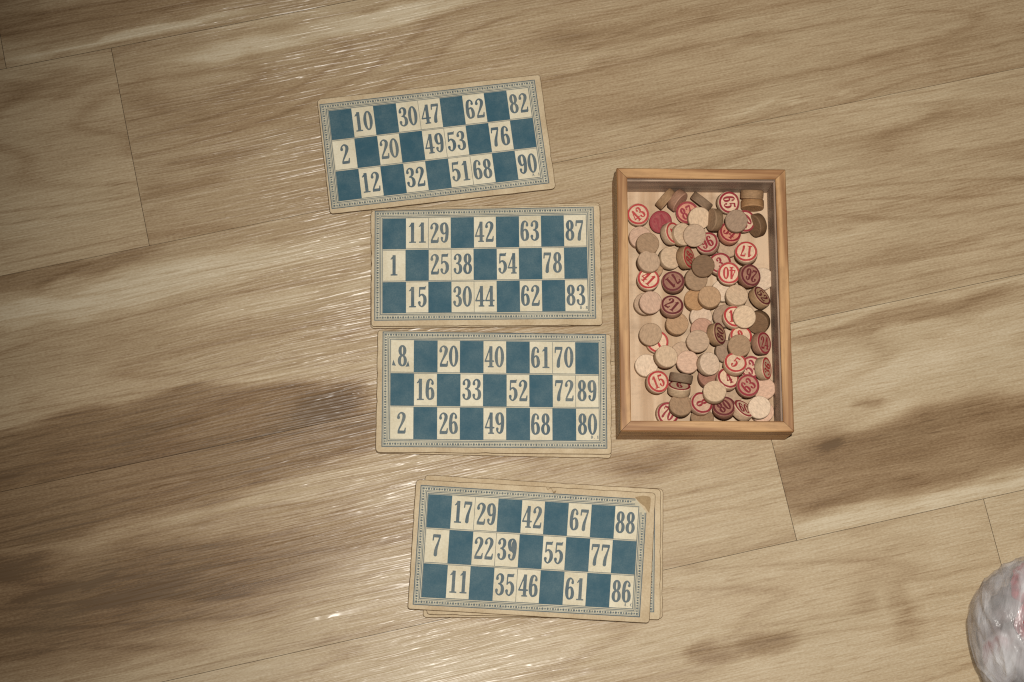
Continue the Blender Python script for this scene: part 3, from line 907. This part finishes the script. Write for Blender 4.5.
# ------------------------------------------------------------------ the wooden tray
bw, bh, bx, by, ba, bz = BOX
WALL_T = 0.0081
box = empty('wooden_box', (bx, by, 0), ba)
tag(box, 'shallow open wooden box with mitred corners, filled with round lotto chips', 'box')
def profile():
    w, h = WALL_T, bz
    # outer bottom, outer top (eased), rim, groove for the sliding lid, inner wall, bottom
    return [(0, 0.0), (0, h - 0.0008), (0.0008, h), (w - 0.0006, h), (w, h - 0.0006), (w, h - 0.0034), (w - 0.0028, h - 0.0036),
            (w - 0.0028, h - 0.0062), (w, h - 0.0064), (w + 0.0006, h - 0.0072), (w + 0.0006, 0.0)]
def wall(length, p0, ang, name='side_panel'):
    """a mitred board running along +x from p0, outer face toward -y"""
    pr = profile()
    V = []
    for (y, z) in pr:
        V.append((y + 0.00016, y, z))
    for (y, z) in pr:
        V.append((length - y - 0.00016, y, z))
    n = len(pr)
    F = [(i, i + n, (i + 1) % n + n, (i + 1) % n) for i in range(n)]
    F += [tuple(range(n)), tuple(reversed(range(n, 2 * n)))]
    o = mesh_obj(name, V, F, [M['box'], M['box_inner']], box, [1 if i in (4, 5, 6, 7, 8, 9) else 0 for i in range(len(F))])
    bm = bmesh.new(); bm.from_mesh(o.data); bmesh.ops.recalc_face_normals(bm, faces=bm.faces); bm.to_mesh(o.data); bm.free()
    o.location = (*p0, 0)
    o.rotation_euler = (0, 0, ang)
    return o
hw, hh = bw / 2, bh / 2
wall(bw, (-hw, -hh), 0)
wall(bh, (hw, -hh), math.pi / 2)
wall(bw, (hw, hh), math.pi)
wall(bh, (-hw, hh), -math.pi / 2)
e = WALL_T - 0.0005
mesh_obj('base_panel', [(-hw + e, -hh + e, .001), (hw - e, -hh + e, .001), (hw - e, hh - e, .001), (-hw + e, hh - e, .001),
                        (-hw + e, -hh + e, .004), (hw - e, -hh + e, .004), (hw - e, hh - e, .004), (-hw + e, hh - e, .004)],
         [(3, 2, 1, 0), (4, 5, 6, 7), (0, 1, 5, 4), (1, 2, 6, 5), (2, 3, 7, 6), (3, 0, 4, 7)], M['box_base'], box)

# ------------------------------------------------------------------ lotto chips
RC, TC = 0.0090, 0.0068
def chip_mesh(wood_key, seed):
    rnd = random.Random(seed)
    prof = [(RC - 0.0007, -TC / 2), (RC - 0.0001, -TC / 2 + 0.0006), (RC, 0.0), (RC - 0.0001, TC / 2 - 0.0006), (RC - 0.0007, TC / 2), (RC - 0.0016, TC / 2 + 0.00002)]
    n = 40
    V, F, fm = [], [], []
    ph = rnd.random() * 6
    for (r, z) in prof:
        for k in range(n):
            a = k * math.tau / n
            rr = r * (1 + 0.012 * math.sin(2 * a + ph) + 0.006 * math.sin(5 * a + ph * 2))
            V.append((rr * math.cos(a), rr * math.sin(a), z))
    for l in range(len(prof) - 1):
        for k in range(n):
            j = (k + 1) % n
            F.append((l * n + k, l * n + j, (l + 1) * n + j, (l + 1) * n + k)); fm.append(1 if l < 3 else 0)
    F.append(tuple((len(prof) - 1) * n + k for k in range(n))); fm.append(0)
    F.append(tuple(reversed(range(n)))); fm.append(0)
    me = bpy.data.meshes.new('lotto_chip')
    me.from_pydata(V, [], F)
    me.materials.append(CHM[wood_key]); me.materials.append(CHS[wood_key])
    me.polygons.foreach_set('material_index', fm)
    me.polygons.foreach_set('use_smooth', [i < 40 * 4 for i in range(len(F))])
    me.update()
    return me

def ring_mesh():
    V, F = [], []
    n = 48
    for r, z in ((RC * 0.77, 0.00016), (RC * 0.90, 0.00016), (RC * 0.95, -0.0001)):
        for k in range(n):
            a = k * math.tau / n
            rr = r * (1 + 0.012 * math.sin(3 * a))
            V.append((rr * math.cos(a), rr * math.sin(a), TC / 2 + z))
    for l in range(2):
        for k in range(n):
            j = (k + 1) % n
            F.append((l * n + k, (l + 1) * n + k, (l + 1) * n + j, l * n + j))
    me = bpy.data.meshes.new('printed_ring')
    me.from_pydata(V, [], F)
    me.update()
    return me
RING = ring_mesh()

def number_mesh(num):
    V, F = [], []
    gh = 0.0096
    gw = gh * 1.0
    adv = gh * 0.52
    x0 = -adv * len(num) / 2 if len(num) > 1 else -0.25 * gw
    for di, ch in enumerate(num):
        gv, gf = GB[ch]
        i = len(V)
        V += [(x0 + di * adv + gx * gw * 0.96, (gy - 0.5) * gh, TC / 2 + 0.00022) for gx, gy in gv]
        F += [tuple(i + q for q in ff) for ff in gf]
    me = bpy.data.meshes.new('printed_number')
    me.from_pydata(V, [], F)
    me.update()
    return me

chip_cache, num_cache = {}, {}
for ci, (pos, tilt, az, txt, wkey, num, ring, label) in enumerate(CHIPS):
    k = (wkey, ci % 3)
    if k not in chip_cache:
        chip_cache[k] = chip_mesh(wkey, ci)
    o = bpy.data.objects.new('lotto_chip', chip_cache[k])
    COL.objects.link(o)
    if tilt < 10:
        tilt += random.uniform(-4, 8)
        az += random.uniform(-0.7, 0.7)
    ax = Vector((-math.sin(az), math.cos(az), 0))
    o.rotation_mode = 'QUATERNION'
    if not num:
        txt = random.uniform(0, 6.28)
    o.rotation_quaternion = (Matrix.Rotation(math.radians(tilt), 4, ax) @ Matrix.Rotation(txt, 4, 'Z')).to_quaternion()
    o.location = pos
    tag(o, label, 'lotto chip', 'wooden lotto chips heaped in the box')
    if num:
        mat = M['ring_' + ring]
        r = bpy.data.objects.new('printed_ring', RING.copy() if not RING.materials else bpy.data.meshes['printed_ring'].copy())
        r.data.materials.clear(); r.data.materials.append(mat)
        COL.objects.link(r); r.parent = o
        if (num, ring) not in num_cache:
            num_cache[(num, ring)] = number_mesh(num)
            num_cache[(num, ring)].materials.append(mat)
        nn = bpy.data.objects.new('printed_number', num_cache[(num, ring)])
        COL.objects.link(nn); nn.parent = o

# ------------------------------------------------------------------ the crumpled plastic bag at the corner of the view
def film_material():
    m, nt, b = new_mat('clear_film')
    out = nt.nodes['Material Output']
    tc = N(nt, 'ShaderNodeTexCoord').outputs['Object']
    rotm = nt.nodes.new('ShaderNodeMapping')
    rotm.inputs['Rotation'].default_value = (0, 0, math.radians(-22))
    rotm.inputs['Scale'].default_value = (95, 22, 60)
    L(nt, tc, rotm.inputs['Vector'])
    st = noise_n(nt, rotm.outputs['Vector'], 1, 4, 0.6, 0.6)
    fog = noise_n(nt, mapping(nt, tc, (26, 26, 26), (2, 5, 1)), 1, 3, 0.5)
    b.inputs['Base Color'].default_value = (0.72, 0.70, 0.71, 1)
    b.inputs['Roughness'].default_value = 0.28
    b.inputs['Specular IOR Level'].default_value = 0.8
    bump_n(nt, st, 1.0, 0.0025, b)
    tr = nt.nodes.new('ShaderNodeBsdfTransparent')
    tr.inputs['Color'].default_value = (0.93, 0.92, 0.93, 1)
    mx = nt.nodes.new('ShaderNodeMixShader')
    cover = math_n(nt, 'MULTIPLY_ADD', math_n(nt, 'SUBTRACT', fog, 0.5), 1.3, 0.19)
    streak = math_n(nt, 'POWER', st, 3.0)
    cover = math_n(nt, 'MULTIPLY_ADD', streak, 1.3, cover, clamp=True)
    L(nt, math_n(nt, 'MAXIMUM', cover, 0.14), mx.inputs['Fac'])
    L(nt, tr.outputs[0], mx.inputs[1]); L(nt, b.outputs[0], mx.inputs[2])
    L(nt, mx.outputs[0], out.inputs['Surface'])
    return m

def lump(name, r, seed, amp, zc, mat, floor_z, crease=0.0):
    bm = bmesh.new()
    bmesh.ops.create_icosphere(bm, subdivisions=7 if crease else 5, radius=1.0)
    ca, sa = math.cos(0.38), math.sin(0.38)
    for v in bm.verts:
        d = v.co.normalized()
        du, dv = d.x * ca + d.y * sa, -d.x * sa + d.y * ca
        pleat = noise.noise(Vector((du * 5.5, dv * 1.1, d.z * 1.5)) + seed)
        s = 1 + amp * noise.noise(d * 1.3 + seed) + amp * 0.5 * abs(pleat) - amp * 0.12 * noise.noise(Vector((du * 16, dv * 3, d.z * 4)) + seed)
        if crease:
            q = Vector((du * 3.4, dv * 0.9, d.z * 1.5)) + seed * 2
            q += 0.5 * Vector((noise.noise(q), noise.noise(q + Vector((7, 0, 0))), 0))
            rg = 1 - abs(noise.noise(q)) * 2.2
            rg2 = 1 - abs(noise.noise(q * 2.7)) * 2.2
            s += crease * (max(rg, 0) ** 3 + 0.25 * max(rg2, 0) ** 3)
        v.co = Vector((d.x * r[0] * s, d.y * r[1] * s, max(d.z * r[2] * s + zc, floor_z)))
    me = bpy.data.meshes.new(name)
    bm.to_mesh(me); bm.free()
    me.materials.append(mat)
    me.polygons.foreach_set('use_smooth', [True] * len(me.polygons))
    o = bpy.data.objects.new(name, me)
    o.location = (BAG[0], BAG[1], 0)
    COL.objects.link(o)
    return o

def build_bag():
    o = lump('plastic_bag', (0.0535, 0.0545, 0.043), Vector((5, 0, 1)), 0.10, 0.041, film_material(), 0.0006, 0.022)
    tag(o, 'crumpled clear plastic bag with blurred red contents at the frame corner', 'plastic bag')
    m, nt, b = new_mat('bag_contents')
    tc = N(nt, 'ShaderNodeTexCoord').outputs['Object']
    t = noise_n(nt, mapping(nt, tc, (48, 48, 48), (0.7, 0, 0)), 1, 2, 0.5, 0.5)
    L(nt, ramp(nt, t, [(0.36, (0.09, 0.07, 0.06)), (0.46, (0.24, 0.20, 0.19)), (0.60, (0.40, 0.35, 0.34)), (0.68, (0.30, 0.11, 0.11))]), b.inputs['Base Color'])
    b.inputs['Roughness'].default_value = 0.4
    o2 = lump('wrapped_bundle', (0.046, 0.046, 0.034), Vector((9, 2, 4)), 0.22, 0.038, m, 0.002)
    o2.location = (BAG[0] + 0.004, BAG[1] - 0.006, 0)
    red = plain('red_wrapper', (0.40, 0.045, 0.055), 0.45, 0.4, 0.5, (90, 90, 90))
    for (dx, dy, dz, r) in ((-0.018, 0.031, 0.057, 0.012), (-0.012, 0.002, 0.074, 0.015), (0.001, 0.041, 0.046, 0.012), (0.008, -0.012, 0.076, 0.014)):
        p = lump('red_wrapper', (r, r * 1.25, r * 0.6), Vector((dx * 90, dy * 90, 3)), 0.35, 0.0, red, -1)
        p.parent = o2
        p.location = (dx - 0.004, dy + 0.006, dz)
    tag(o2, 'blurred red and grey bundle inside the clear plastic bag', 'bundle')
build_bag()
